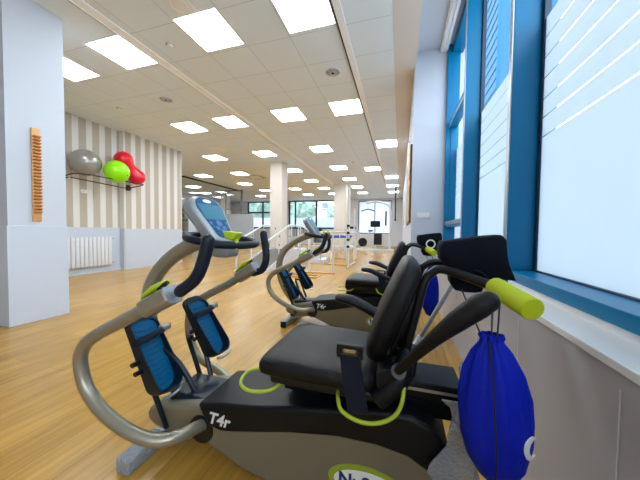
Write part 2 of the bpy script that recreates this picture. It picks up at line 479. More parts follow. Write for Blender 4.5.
# notice boards
nb = thing('notice_board', 'tall board with brown and yellow pictures beside the near wall corner', 'poster', (0.16, 5.3, 1.77))
MB().box(-0.03, 0, -0.95, 0.95, -0.6, 0.62).build('frame', mat('dark_frame', srgb(110, 78, 44), .5), nb, bevel=0.004)
MB().box(-0.034, -0.03, -0.9, 0.9, -0.55, 0.57).build('print', M_poster, nb)
nb = thing('notice_board', 'smaller coloured poster further along the right wall', 'poster', (0.16, 10.4, 1.7))
MB().box(-0.02, 0, -0.6, 0.6, -0.5, 0.5).build('frame', M_white, nb, bevel=0.004)
MB().box(-0.024, -0.02, -0.5, 0.5, -0.42, 0.42).build('print', M_poster, nb)

# ------------------------------------------------------------------ ceiling fittings
lights = []
rows = [2.48, 4.88, 7.25, 9.6, 11.85, 14.07, 16.33]
rn = ['nearest row', 'second row', 'third row', 'fourth row', 'fifth row', 'sixth row', 'last row']
for k, y in enumerate(rows): lights.append((-2.575, y, rn[k], 'beside the right of the long white ceiling track'))
lights += [(-1.355, 2.48, rn[0], 'against the dark ceiling line'), (-1.355, 4.88, rn[1], 'against the dark ceiling line'), (-1.355, 10.1, rn[3], 'against the dark ceiling line')]
lights += [(-4.02, 2.48, rn[0], 'touching the left of the long white track'), (-5.2, 2.48, rn[0], 'next to the white pier'),
           (-3.99, 4.88, rn[1], 'touching the left of the long white track'), (-5.13, 4.88, rn[1], 'above the striped wall')]
lights += [(-4.44, y, rn[k + 2], 'first column left of the white track') for k, y in enumerate(rows[2:])]
lights += [(-6.15, 13.97, rn[5], 'third column left of the white track'), (-6.18, 16.3, rn[6], 'third column left of the white track'),
           (-6.3, 7.25, rn[2], 'just above the end of the striped wall'), (-6.92, 9.6, rn[3], 'second column left of the track'),
           (-8.8, 9.6, rn[3], 'beside the glass partition'), (-8.11, 11.85, rn[4], 'beside the glass partition'),
           (-8.12, 14.1, rn[5], 'beside the glass partition'), (-9.7, 16.3, rn[6], 'over the rear windows')]
lights += [(-0.715, y, rn[k], 'right of the dark ceiling line') for k, y in ((2, 7.25), (4, 11.83), (5, 14.09), (6, 16.35))]
lights += [(-11.2, 9.8, rn[3], 'behind the glass partition'), (-11.6, 12.0, rn[4], 'behind the glass partition'), (-12.6, 14.2, rn[5], 'behind the glass partition')]
fm = MB().box(0, 0.6, 0, 0.018, -0.004, 0).box(0, 0.6, 0.582, 0.6, -0.004, 0).box(0, 0.018, 0.018, 0.582, -0.004, 0).box(0.582, 0.6, 0.018, 0.582, -0.004, 0)
lf = fm.build('frame', M_white, smooth=False)
ld = MB().box(0.018, 0.582, 0.018, 0.582, -0.003, 0).build('diffuser', M_led, smooth=False)
for i, (x, y, a, b) in enumerate(lights):
    t = thing('ceiling_light', 'lit ceiling panel, %s, %s' % (a, b), 'ceiling light', (x, y, H), group='square LED ceiling panels')
    F_ = lf if i == 0 else lf.copy(); D_ = ld if i == 0 else ld.copy()
    if i: COL.objects.link(F_); COL.objects.link(D_)
    F_.parent = t; D_.parent = t

def vent(x, y, label, r=0.11):
    t = thing('ceiling_vent', label, 'vent', (x, y, H), group='round ceiling vents')
    b = MB()
    for q, rr in enumerate((r, r * 0.78, r * 0.56, r * 0.36)):
        n = 28
        b.ring([(rr * math.cos(2 * PI * k / n), rr * math.sin(2 * PI * k / n), -0.006 - 0.004 * q) for k in range(n)], 0.007 if q == 0 else 0.004, 6)
    for k in range(8):
        a = k * PI / 4
        b.tube([(0.02 * math.cos(a), 0.02 * math.sin(a), -0.014), (r * math.cos(a), r * math.sin(a), -0.006)], 0.002, 6, smooth=False)
    b.build('grille', M_white, t)
    b = MB(); b.loft([[(r * 0.97 * math.cos(2 * PI * k / 24), r * 0.97 * math.sin(2 * PI * k / 24), z) for k in range(24)] for z in (-0.001, 0.0)])
    b.build('duct_opening', M_blackm, t)
    MB().tube([(0, 0, -0.02), (0, 0, -0.004)], 0.022, 14, smooth=False).build('hub', M_blackm, t)
vent(-1.03, 3.98, 'round slotted ceiling vent near the dark ceiling line')
vent(-4.22, 3.94, 'round dark ceiling vent left of the white ceiling track')
def detector(x, y, label, r=0.045):
    t = thing('smoke_detector', label, 'smoke detector', (x, y, H))
    MB().tube([(0, 0, 0), (0, 0, -0.012), (0, 0, -0.03), (0, 0, -0.036)], [r, r, r * 0.8, r * 0.4], 18, smooth=False).build('housing', M_white, t)
    MB().ring([(r * 0.95 * math.cos(2 * PI * k / 20), r * 0.95 * math.sin(2 * PI * k / 20), -0.014) for k in range(20)], 0.004, 6).build('slot_ring', M_blackm, t)
detector(-2.93, 2.81, 'small round ceiling detector right of the white track')
detector(-5.45, 3.97, 'small round detector in the tiles before the striped wall')
detector(-2.2, 10.9, 'small dark detector on the far ceiling beside the far column', 0.08)
detector(-1.6, 9.2, 'tiny detector between the far light panels', 0.05)
sg = thing('ceiling_speaker', 'flat square pale speaker grille in the ceiling, nearest row', 'speaker', (-2.33, 2.36, H))
MB().box(-0.13, 0.13, -0.13, 0.13, -0.008, 0, bev=0.003).build('housing', M_white, sg)
MB().ring([(0.09 * math.cos(2 * PI * k / 24), 0.09 * math.sin(2 * PI * k / 24), -0.008) for k in range(24)], 0.004, 6).build('grille_ring', M_track, sg)
ac = thing('ceiling_cassette', 'square air conditioning cassette with dark slots in the far ceiling', 'air conditioner', (-6.3, 10.6, H))
MB().box(-0.42, 0.42, -0.42, 0.42, -0.03, 0, bev=0.01).build('panel', M_white, ac)
s_ = MB()
for a in (0, 1, 2, 3):
    q = Matrix.Rotation(a * PI / 2, 4, 'Z')
    s_.prism([q @ V(-0.28, 0.32, -0.031), q @ V(0.28, 0.32, -0.031), q @ V(0.28, 0.37, -0.031), q @ V(-0.28, 0.37, -0.031)], (0, 0, -0.002))
s_.build('air_slot', M_blackm, ac, smooth=False)
ac = thing('ceiling_cassette', 'small square grille flush in the ceiling above the striped wall end', 'vent', (-5.3, 6.8, H))
MB().box(-0.2, 0.2, -0.2, 0.2, -0.008, 0, bev=0.003).build('panel', M_track, ac)
s_ = MB()
for k in range(7): s_.box(-0.17, 0.17, -0.16 + k * 0.05, -0.15 + k * 0.05, -0.012, -0.008)
s_.build('slats', M_grey, ac, smooth=False)

# ------------------------------------------------------------------ left wall things
rd = thing('radiator', 'white panel radiator low on the striped wall', 'radiator', (-6.69, 4.1, 0.13))
b = MB()
for k in range(12):
    y = -0.46 + k * 0.084
    b.box(-0.035, 0.035, y, y + 0.074, 0.03, 0.70, bev=0.012)
b.build('sections', M_whitem, rd)
MB().box(-0.02, 0.02, -0.46, 0.54, 0.06, 0.09).box(-0.02, 0.02, -0.46, 0.54, 0.64, 0.67).build('headers', M_whitem, rd)
for z in (0.08, 0.66):
    MB().tube([(0, 0.53, z), (0, 0.60, z), (-0.045, 0.62, z)], 0.011, 10).build('valve', M_alu, rd)
sk = thing('wall_socket', 'white double socket below the silver exercise ball', 'socket', (-6.75, 4.16, 1.85))
MB().box(0, 0.012, -0.10, 0.10, -0.04, 0.04, bev=0.004).build('plate', M_white, sk)
for y in (-0.05, 0.05):
    MB().tube([(0.012, y, 0), (0.016, y, 0)], 0.026, 16, smooth=False).build('socket_insert', M_grey, sk)

fl = thing('finger_ladder', 'vertical wooden shoulder ladder with pegs on the white pier', 'exercise ladder', (-3.81, 1.87, 1.09))
MB().box(0, 0.02, -0.037, 0.037, 0, 1.01, bev=0.006).build('board', M_wood, fl)
for k in range(24):
    z = 0.09 + k * 0.0355
    MB().prism([(0.02, -0.03, z), (0.055, -0.03, z + 0.014), (0.055, -0.03, z + 0.022), (0.02, -0.03, z + 0.014)], (0, 0.06, 0)).build('peg', M_wooddark, fl, smooth=False)

ball = MB().sphere((0, 0, 0), 0.275, sub=4).build('exercise_ball', M_ballsilver)
ball.location = (-6.465, 3.99, 2.43); tag(ball, 'silver grey exercise ball at the left end of the wall rack', 'exercise ball')
b = MB(); b.ring([(0.02 * math.cos(k * PI / 8), 0, 0.02 * math.sin(k * PI / 8)) for k in range(16)], 0.003, 6)
o = b.build('valve_plug', M_black, ball); o.location = (0.2, -0.05, 0.2)
ball = MB().sphere((0, 0, 0), 0.245, sub=4).build('exercise_ball', M_ballgreen)
ball.location = (-6.13, 4.40, 2.31); tag(ball, 'bright lime green exercise ball in the middle of the wall rack', 'exercise ball')
o = MB().tube([(0.0, -0.0, 0), (0.0, 0.006, 0.03)], 0.004, 8, smooth=False).build('valve_plug', M_black, ball); o.location = (0.235, 0.06, -0.10)
pe = MB()
rings = []
N = 34
a0 = V(-6.39, 4.75, 2.68); a1 = V(-6.36, 5.05, 2.33)
ax = (a1 - a0).normalized(); L = (a1 - a0).length
ra, rb = 0.20, 0.19
s1 = ax.cross(V(0, 0, 1)).normalized(); s2 = ax.cross(s1)
for k in range(N + 1):
    t = -ra + (L + ra + rb) * k / N
    if t <= 0: rr = math.sqrt(max(ra * ra - t * t, 1e-6))
    elif t >= L: rr = math.sqrt(max(rb * rb - (t - L) ** 2, 1e-6))
    else:
        u = t / L; rr = ra * (1 - u) + rb * u - 0.06 * math.sin(PI * u) ** 1.5
    c = ax * t
    rings.append([c + s1 * rr * math.cos(2 * PI * q / 32) + s2 * rr * math.sin(2 * PI * q / 32) for q in range(32)])
pe.loft(rings)
ball = pe.build('peanut_ball', M_ballred); ball.location = a0
tag(ball, 'red peanut shaped exercise ball at the right end of the rack', 'exercise ball')
rk = thing('ball_rack', 'black metal rod rack on the striped wall holding the exercise balls', 'rack', (-6.6, 4.4, 2.08))
b = MB(); b.tube([(-0.14, -0.68, 0.0), (0.18, -0.68, 0.06), (0.50, -0.62, 0.04), (0.52, -0.45, 0.04)], 0.011, 8, sub=3)
b.tube([(0.52, -0.45, 0.04), (0.52, 0.52, 0.04)], 0.011, 8, smooth=False); b.tube([(0.52, 0.52, 0.04), (0.50, 0.60, 0.03), (0, 0.62, -0.03)], 0.011, 8, sub=3)
b.build('front_rail', M_blackm, rk)
MB().tube([(0.12, -0.68, -0.01), (0.12, 0.60, -0.06)], 0.011, 8, smooth=False).build('rear_rail', M_blackm, rk)
for y, x in ((-0.68, -0.135), (0.60, 0.012)):
    q = MB().box(x - 0.012, x + 0.01, y - 0.05, y + 0.05, -0.09, 0.05, bev=0.004)
    for k in range(5): q.tube([(x + 0.03 + k * 0.03, y, -0.05 + k * 0.012), (x + 0.03 + k * 0.03, y, -0.005)], 0.008, 6, smooth=False)
    q.tube([(x, y, -0.06), (x + 0.2, y, 0.0)], 0.008, 8, smooth=False)
    q.build('bracket', M_blackm, rk)

# ------------------------------------------------------------------ steppers
def tilt(o):
    return o
def make_stepper(loc, label, rest_up):
    T = thing('recumbent_stepper', label, 'exercise machine', loc, group='recumbent steppers')
    # base shell
    prof = [(-1.112, .165), (-1.10, .195), (-1.058, .213), (-.95, .238), (-.79, .268), (-.62, .285), (-.35, .325), (-.1, .365), (.06, .36), (.14, .30), (.185, .20), (.205, .10), (.21, .03),
            (.05, .012), (-.50, .012), (-.60, .03), (-.70, .068), (-.783, .10), (-.82, .112), (-.93, .092), (-.995, .099), (-1.07, .115), (-1.105, .135)]
    MB().prism([(x, -.135, z) for x, z in prof], (0, .27, 0)).build('base_shell', M_shell, T, bevel=.022, segs=4)
    # dark cover, proud of the shell
    pp = [(-.815, .278), (-.70, .302), (-.55, .320), (-.30, .365), (-.05, .408), (.05, .408), (.11, .385), (.165, .325), (.172, .275), (.158, .235), (.125, .20),
          (.10, .235), (.04, .268), (-.06, .282), (-.2, .279), (-.40, .247), (-.55, .212), (-.64, .192), (-.70, .183), (-.75, .19), (-.79, .235)]
    MB().prism([(x, -.147, z) for x, z in pp], (0, .294, 0)).build('top_cover', M_black, T, bevel=.014, segs=3)
    # model lettering on the cover
    side = Matrix.Rotation(PI / 2, 4, 'X')
    o = text_mesh('lettering', 'T4r', .068, M_text, T, Matrix.Translation((-.705, -.1485, .232)) @ Matrix.Rotation(math.radians(2), 4, 'Y') @ side, bold=.0015, shear=.25)
    o['label'] = 'silver model lettering'
    # oval badge
    cx, cz = -.10, .128
    n = 40
    q = MB().prism([(cx + .135 * math.cos(2 * PI * k / n), -.1352, cz + .064 * math.sin(2 * PI * k / n)) for k in range(n)], (0, -.0015, 0)).build('badge', M_stickerlime, T, smooth=False)
    q['label'] = 'oval maker badge with a lime rim'
    MB().prism([(cx + .005 + .118 * math.cos(2 * PI * k / n), -.1367, cz - .004 + .048 * math.sin(2 * PI * k / n)) for k in range(n)], (0, -.001, 0)).build('badge_field', M_sticker, q, smooth=False)
    text_mesh('badge_lettering', 'NuStep', .066, M_bluetext, q, Matrix.Translation((cx + .004, -.1385, cz - .002)) @ side, bold=.0018)
    # pivot hollow
    for s in (-1, 1):
        MB().tube([(-.80, s * .125, .165), (-.80, s * .142, .165)], [.062, .058], 24, smooth=False).build('pivot_socket', M_blackm, T)
    # mast
    MB().tube([(-1.02, 0, .20), (-1.13, 0, .30), (-1.215, 0, .44), (-1.25, 0, .58), (-1.235, 0, .71), (-1.175, 0, .81), (-1.08, 0, .89), (-.96, 0, .95), (-.86, 0, .985)],
              [.042, .042, .04, .038, .036, .036, .036, .038, .04], 16).build('mast', M_tube, T)
    # console
    u = V(-.55, 0, .835).normalized(); nrm = V(.835, 0, .55).normalized(); yv = V(0, 1, 0)
    P0 = V(-.765, -.01, .985)
    def cp(y, h, d=0): return P0 + yv * y + u * h + nrm * d
    def outl(wb, wt, h0, h1, r, d):
        pts = []
        for k in range(7):
            a = -PI / 2 + k * PI / 12
            pts.append((wb - r * .6 + r * .6 * math.cos(a), h0 + r * .6 + r * .6 * math.sin(a)))
        for k in range(9):
            a = k * PI / 16
            pts.append(((wt - r) + r * math.cos(a), h1 - r * 1.0 + r * math.sin(a)))
        full = pts + [(-y, h) for y, h in pts[::-1]]
        return [cp(y, h, d) for y, h in full]
    con = MB().prism(outl(.072, .108, -.03, .235, .07, 0), -nrm * .062).build('console', M_silver, T, bevel=.018, segs=4)
    MB().prism(outl(.055, .085, .0, .222, .06, .0), nrm * .002).build('console_face', M_cface, con, smooth=False)
    MB().prism([cp(-.072, .098, .002), cp(.072, .098, .002), cp(.078, .182, .002), cp(-.078, .182, .002)], nrm * .0015).build('screen', M_screen, con, smooth=False)
    MB().prism([cp(.028 * math.cos(a * PI / 10), .202 + .010 * math.sin(a * PI / 10), .002) for a in range(20)], nrm * .001).build('emblem', M_sticker, con, smooth=False)
    kp = MB()
    for yy, hh, rr in ((-.055, .078, .011), (.055, .078, .011), (0, .078, .020), (-.025, .052, .014), (.022, .052, .014), (0, .035, .014), (-.05, .058, .006), (.05, .058, .006)):
        kp.prism([cp(yy + rr * math.cos(a * PI / 8), hh + rr * .8 * math.sin(a * PI / 8), .002) for a in range(16)], nrm * .0015)
    kp.build('keypad', M_button, con, smooth=False)
    MB().prism([cp(.009 * math.cos(a * PI / 8), .018 + .008 * math.sin(a * PI / 8), .002) for a in range(16)], nrm * .002).build('start_button', M_orange, con, smooth=False)
    # support handle loop
    pts = []
    for k in range(40):
        a = 2 * PI * k / 40
        ex = abs(math.cos(a)) ** .8 * math.copysign(1, math.cos(a)); ey = abs(math.sin(a)) ** .8 * math.copysign(1, math.sin(a))
        pts.append((-.775 + .130 * ex, -.02 + .155 * ey, .975 + .02 * -ex))
    MB().ring(pts, .0165, 12).build('support_handle', M_foam, T)
    MB().box(-.83, -.74, -.04, .06, .895, .955, bev=.016).build('sensor_box', M_silver, T)
    MB().prism([(-.690, -.125, .985), (-.650, -.125, .978), (-.630, -.125, 1.010), (-.700, -.125, 1.018)], (0, .045, 0)).box(-.665, -.645, -.11, -.09, .94, .985).build('holder_clip', M_lime, T, bevel=.005)
    # arms
    near = [(-.79, -.13, .185), (-.795, -.18, .200), (-.81, -.25, .215), (-.874, -.30, .222), (-.967, -.325, .255), (-1.057, -.33, .290), (-1.124, -.33, .327), (-1.183, -.33, .384), (-1.209, -.33, .445), (-1.213, -.33, .51),
            (-1.180, -.33, .567), (-1.118, -.33, .609), (-1.024, -.33, .657), (-.95, -.33, .694), (-.868, -.33, .737)]
    far = [(-.80, .13, .14), (-.86, .20, .125), (-.95, .27, .125), (-1.03, .31, .135), (-1.124, .325, .160), (-1.224, .33, .20), (-1.285, .33, .29), (-1.305, .33, .40), (-1.29, .33, .49), (-1.238, .33, .56), (-1.138, .33, .62), (-1.0, .33, .69), (-.93, .33, .735)]
    for s, P in ((-1, near), (1, far)):
        arm = MB().tube(P, .0245, 16).build('arm', M_tube, T)
        e = Vector(P[-1]); d = (e - Vector(P[-2])).normalized(); q = V(0, 1, 0).cross(d)
        if q.z < 0: q = -q
        # clamp sleeve: rounded trapezoid prism along d
        sec = [e + d * .0 + V(0, -.034, 0) + q * .028, e + d * .0 + V(0, .034, 0) + q * .028, e + d * .0 + V(0, .036, 0) - q * .02, e + d * .0 + V(0, .02, 0) - q * .036,
               e + d * .0 + V(0, -.02, 0) - q * .036, e + d * .0 + V(0, -.036, 0) - q * .02]
        MB().prism(sec, d * .135).build('arm_clamp', M_tube, arm, bevel=.008)
        MB().prism([p + d * .134 for p in sec], d * .006).build('clamp_end', M_silver, arm, bevel=.002)
        c = e + d * .085 + q * .034
        lv = MB()
        A = c - d * .05
        lv.loft([[A + d * t + V(0, w_ * math.cos(a), 0) + q * (hh + h_ * math.sin(a)) for a in [k * PI / 6 for k in range(12)]]
                 for t, w_, hh, h_ in ((-.03, .012, .002, .006), (-.01, .022, .006, .010), (.03, .024, .012, .013), (.07, .022, .012, .012), (.10, .016, .010, .008))])
        lv.build('lever', M_lime, arm)
        MB().tube([c + d * .02 + V(0, -.02, 0) - q * .004, c + d * .06 + V(0, -.01, 0) + q * .006], .008, 8, smooth=False).build('lever_pivot', M_blackm, arm)
        MB().tube([c - d * .05 + V(0, .0, 0) - q * .01, c - d * .02 - q * .0], .007, 8, smooth=False).build('lever_bracket', M_blackm, arm)
        if s < 0:
            hp = [(-.735, -.33, .800), (-.70, -.33, .817), (-.655, -.33, .853), (-.625, -.33, .905), (-.60, -.33, .985)]
        else:
            hp = [(-.85, .33, .765), (-.81, .33, .770), (-.768, .33, .795), (-.745, .33, .87), (-.762, .33, 1.0)]
        MB().tube([hp[0], hp[1]], .013, 12, smooth=False).build('handle_core', M_silver, arm)
        MB().tube([Vector(hp[0]) * .4 + Vector(hp[1]) * .6] + hp[2:], .021, 14, roundcap=True).build('hand_grip', M_foam, arm)
    # pedals
    for s, ctr, top, heel in ((-1, -.12, V(-1.165, 0, .625), V(-1.005, 0, .285)), (1, .15, V(-1.105, 0, .650), V(-.935, 0, .345))):
        ax_ = (top - heel); Lp = ax_.length; ax_.normalize()
        nn = V(0, 1, 0).cross(ax_)
        if nn.x < 0: nn = -nn
        def pp_(y, h, d): return V(0, ctr, 0) + heel + V(0, y, 0) + ax_ * h + nn * d
        def rounded(wd, h0, h1, d):
            out = []
            r_ = wd * .75
            for k in range(7):
                a = -PI / 2 + k * PI / 12; out.append((wd - r_ + r_ * math.cos(a), h0 + r_ + r_ * math.sin(a)))
            for k in range(7):
                a = k * PI / 12; out.append((wd - r_ * .9 + r_ * .9 * math.cos(a), h1 - r_ * .7 + r_ * .7 * math.sin(a)))
            return [pp_(y, h, d) for y, h in out + [(-y, h) for y, h in out[::-1]]]
        pd = MB().prism(rounded(.068, 0, Lp, -.008), nn * -.02).build('pedal', M_pedaldark, T, bevel=.004)
        # raised rim
        rim = MB()
        o1 = rounded(.068, -.004, Lp * .93, 0); 
        rr = [p for p in o1]
        hts = []
        R1 = [p + nn * -.01 for p in rr]
        cen = sum(rr, Vector()) / len(rr)
        def hgt(p):
            h = (p - (V(0, ctr, 0) + heel)).dot(ax_)
            return .045 if h < Lp * .55 else max(.004, .045 * (1 - (h - Lp * .55) / (Lp * .4)))
        outer_t = [p + nn * hgt(p) for p in rr]
        ins = [cen + (p - cen) * .94 for p in rr]
        inner_t = [i + nn * hgt(p) for i, p in zip(ins, rr)]
        inner_b = [i + nn * -.008 for i in ins]
        rim.loft([R1, outer_t, inner_t, inner_b], cap=False)
        rim.build('pedal_rim', M_pedaldark, pd)
        # ribbed pad
        pad = MB().prism([cen + (p - cen) * .92 - nn * .002 for p in rr], nn * -.006)
        for k in range(12):
            h = .04 + k * Lp * .062
            pad.tube([pp_(-.046, h + .004, -.001), pp_(0, h - .004, 0), pp_(.046, h + .004, -.001)], .0028, 6, sub=3)
        pad.build('foot_pad', M_pedal, pd)
        # strap over the toe
        MB().tube([pp_(-.07, Lp * .66, .0), pp_(-.06, Lp * .67, .035), pp_(-.02, Lp * .68, .056), pp_(.03, Lp * .70, .056), pp_(.075, Lp * .72, .04)], [.016] * 5, 10, flat=(.35, 1)).build('strap', M_navy, pd)
        MB().box(*sum(([pp_(.06, Lp * .72, .045)[i] - e_, pp_(.06, Lp * .72, .045)[i] + e_] for i, e_ in enumerate((.018, .022, .012))), []), bev=.005).build('buckle', M_silver, pd)
        MB().sphere(pp_(.087, Lp * .73, .045), .010, sub=2).build('buckle_button', M_red, pd)
        MB().tube([pp_(-.05, -.012, .03), pp_(-.02, -.022, .035), pp_(.03, -.022, .035), pp_(.055, -.01, .03)], .006, 8).build('heel_ring', M_alu, pd)
        for h in (.13, .17): MB().tube([pp_(-.068, h, -.012), pp_(-.098, h, -.012)], .011, 10, smooth=False).build('knob', M_blackm, pd)
        # pedal links
        lk = []
        if s < 0:
            lk.append(MB().tube([pp_(-.03, Lp * .20, -.03), pp_(-.03, .02, -.035), V(-.985, ctr - .02, .13)], .0115, 10, sub=3))
            lk.append(MB().tube([pp_(.06, Lp * .55, -.03), V(-1.0, ctr + .07, .375), V(-.875, ctr + .07, .21)], .013, 10, sub=3))
        else:
            lk.append(MB().tube([pp_(-.09, Lp * .42, -.03), V(-1.08, ctr - .06, .44), V(-.985, ctr - .06, .20)], .0115, 10, sub=3))
            lk.append(MB().tube([pp_(-.03, Lp * .3, -.03), V(-1.045, ctr - .01, .44), V(-1.025, ctr - .01, .39), V(-.945, ctr - .04, .22)], .0125, 10, sub=3))
        for l_ in lk: l_.build('pedal_link', M_pedaldark, T)
    MB().box(-1.02, -.82, -.09, .09, .18, .262, bev=.01).build('link_housing', M_pedaldark, T)
    # rail
    rl = MB().box(-.46, .215, -.075, .085, .425, .492, bev=.006).box(-.45, .20, -.05, .06, .36, .43).build('seat_rail', M_black, T)
    MB().box(.02, .205, -.077, -.075, .462, .472).build('position_scale', M_alu, rl, smooth=False)
    # seat
    SY = .01
    st = MB()
    xs = [-.492, -.48, -.44, -.38, -.28, -.18, -.10, -.06]
    rings = []
    def cush(x, hw, zt, zb):
        o_ = []
        for k in range(24):
            a = 2 * PI * k / 24
            cy = math.copysign(abs(math.cos(a)) ** .35, math.cos(a)); sz = math.copysign(abs(math.sin(a)) ** .5, math.sin(a))
            o_.append(V(x, SY + hw * cy, (zt + zb) / 2 + (zt - zb) / 2 * sz))
        return o_
    for x, hw, zt, zb in ((-.500, .17, .520, .500), (-.495, .195, .540, .487), (-.478, .210, .552, .480), (-.42, .216, .558, .478), (-.30, .218, .556, .478), (-.18, .216, .553, .478), (-.09, .205, .552, .480), (-.05, .17, .54, .49)):
        rings.append(cush(x, hw, zt, zb))
    st.loft(rings).build('seat', M_leather, T, angle=60)
    MB().box(-.46, -.06, -.17, .19, .445, .482, bev=.012).box(-.40, -.10, -.09, .11, .40, .45).build('seat_base', M_blackm, T)
    MB().tube([(-.14, -.08, .45), (-.07, -.05, .47), (-.02, -.02, .50), (.02, 0, .56)], [.05, .05, .045, .04], 12, flat=(1.6, 1)).build('seat_bracket', M_blackm, T)
    MB().tube([(-.02, -.20, .54), (-.02, -.10, .54)], [.045, .05], 20, smooth=False).tube([(-.06, -.19, .47), (.01, -.17, .55), (.03, -.12, .62)], [.032, .036, .026], 12).build('swivel_housing', M_black, T, bevel=.004)
    MB().tube([(.04, -.02, .47), (.05, -.03, .60)], .026, 14, smooth=False).build('swivel_post', M_blackm, T, bevel=.004)
    # backrest
    bf = V(-.126, 0, .585); btp = V(.008, 0, .935)
    au = (btp - bf).normalized(); an = V(0, 1, 0).cross(au)
    if an.x < 0: an = -an
    Lb = (btp - bf).length
    rings = []
    for t, hw, th, off in ((0, .12, .03, .035), (.012, .155, .065, .012), (.05, .172, .085, .0), (.14, .18, .092, -.004), (.24, .18, .088, 0), (.32, .172, .082, .004), (Lb - .02, .15, .072, .008), (Lb - .004, .12, .05, .016), (Lb + .004, .08, .02, .03)):
        o_ = []
        for k in range(28):
            a = 2 * PI * k / 28
            cy = math.copysign(abs(math.cos(a)) ** .45, math.cos(a)); sz = math.copysign(abs(math.sin(a)) ** .6, math.sin(a))
            o_.append(bf + au * t + V(0, SY + hw * cy, 0) + an * (off + th / 2 + th / 2 * sz))
        rings.append(o_)
    bk = MB().loft(rings).build('backrest', M_leather, T, angle=60)
    MB().box(-.005, .012, -.10, .12, 0, .25, bev=.004).build('back_plate', M_blackm, bk)
    plate = bk.children[0]; plate.location = bf + an * .092 + au * .05; plate.rotation_euler = (0, math.atan2(au.x, au.z), 0)
    # push bars
    for s, P, G in ((-1, [(.0, -.10, .50), (.03, -.10, .62), (.062, -.10, .76), (.080, -.10, .845), (.105, -.10, .885), (.145, -.115, .899), (.262, -.195, .868)],
                    [(.262, -.190, .868), (.300, -.325, .843)]),
                    (1, [(.0, .10, .50), (.03, .10, .62), (.062, .10, .76), (.080, .10, .855), (.105, .10, .89), (.145, .105, .900), (.25, .12, .89)], [(.25, .12, .89), (.33, .14, .875)])):
        b_ = MB().tube(P, .0145, 12).build('push_bar', M_blackm, T)
        MB().tube(G, .0275, 20, smooth=False).build('grip', M_limefoam, b_, bevel=.003)
    # armrests
    for s in (-1, 1):
        if s < 0 and rest_up:
            P = [(.005, -.255, .615), (.045, -.28, .675), (.09, -.31, .74), (.14, -.33, .80), (.185, -.335, .842), (.205, -.337, .857)]
            rs = [.013, .015, .019, .026, .029, .025]
            fl_ = (.85, 1.0)
            MB().tube([(-.02, -.13, .56), (-.0, -.20, .585), (.005, -.25, .61)], .022, 10).build('armrest_hinge', M_blackm, T)
        else:
            P = [(.03, s * .25, .595), (-.03, s * .29, .585), (-.10, s * .305, .602), (-.17, s * .31, .635), (-.24, s * .31, .662), (-.30, s * .31, .668)]
            rs = [.018, .024, .027, .029, .029, .024]
            fl_ = (1.25, .8)
            MB().tube([(-.0, s * .12, .56), (.02, s * .20, .58), (.03, s * .25, .595)], .02, 10).build('armrest_hinge', M_blackm, T)
        MB().tube(P, rs, 16, flat=fl_, roundcap=True).build('armrest', M_foam if not rest_up else M_leather, T)
    # belt strap with buckle
    bs = MB()
    pts = [V(-.145, -.222, .632), V(-.140, -.226, .58), V(-.128, -.232, .52), V(-.115, -.236, .455)]
    bs.loft([[p + V(-.033, -.004, 0), p + V(.033, -.004, 0), p + V(.033, .004, 0), p + V(-.033, .004, 0)] for p in pts])
    sb = bs.build('seat_belt', M_navy, T, smooth=False)
    q = MB(); c_ = pts[0] + V(0, -.006, .008)
    q.box(c_.x - .042, c_.x + .042, c_.y - .008, c_.y + .008, c_.z + .008, c_.z + .020, bev=.003); q.box(c_.x - .042, c_.x + .042, c_.y - .008, c_.y + .008, c_.z - .022, c_.z - .010, bev=.003)
    q.box(c_.x - .042, c_.x - .026, c_.y - .008, c_.y + .008, c_.z - .012, c_.z + .010); q.box(c_.x + .026, c_.x + .042, c_.y - .008, c_.y + .008, c_.z - .012, c_.z + .010)
    q.build('belt_buckle', M_black, sb)
    MB().box(c_.x - .018, c_.x + .018, c_.y - .009, c_.y - .002, c_.z - .003, c_.z + .004).build('buckle_badge', mat('gold_badge', (.5, .35, .08, 1), .3, metal=.7), sb, smooth=False)
    # lime release loops
    MB().tube([(-.44, -.06, .452), (-.53, -.07, .445), (-.585, -.10, .438), (-.59, -.145, .435), (-.565, -.195, .435), (-.51, -.222, .437), (-.44, -.20, .44), (-.41, -.14, .45)], .0062, 10).build('release_loop', M_lime, T)
    MB().tube([(-.20, -.15, .465), (-.185, -.21, .462), (-.165, -.232, .440), (-.103, -.24, .425), (-.04, -.235, .435), (.005, -.225, .47), (.022, -.20, .53), (.015, -.13, .60)], .0065, 10).build('release_loop', M_lime, T)
    # stabilisers
    for x, a_, bb in ((-1.08, -.24, .24), (.10, -.22, .24)):
        sbz = MB().box(x - .03, x + .03, a_, bb, .006, .062, bev=.008).build('stabiliser', M_silver, T)
        for y in (a_, bb):
            sg_ = 1 if y > 0 else -1
            MB().box(x - .031, x + .031, min(y, y + sg_ * .02), max(y, y + sg_ * .02), 0, .066, bev=.006).build('end_cap', M_black, sbz)
    MB().box(-1.09, -1.05, -.04, .04, .05, .14).build('front_post', M_blackm, T)
    return T

S1 = make_stepper((0, 1.05, 0), 'nearest recumbent stepper with warm grey base, black swivel seat and one raised armrest', True)
S2 = make_stepper((-.075, 2.77, 0), 'second recumbent stepper standing behind the nearest one, armrests lowered', False)
for o_ in S2.children:
    if o_.name.split('.')[0] in ('seat', 'seat_base', 'backrest', 'push_bar', 'armrest', 'armrest_hinge', 'release_loop', 'seat_belt', 'seat_bracket', 'swivel_housing', 'swivel_post'):
        o_.location.x = .06
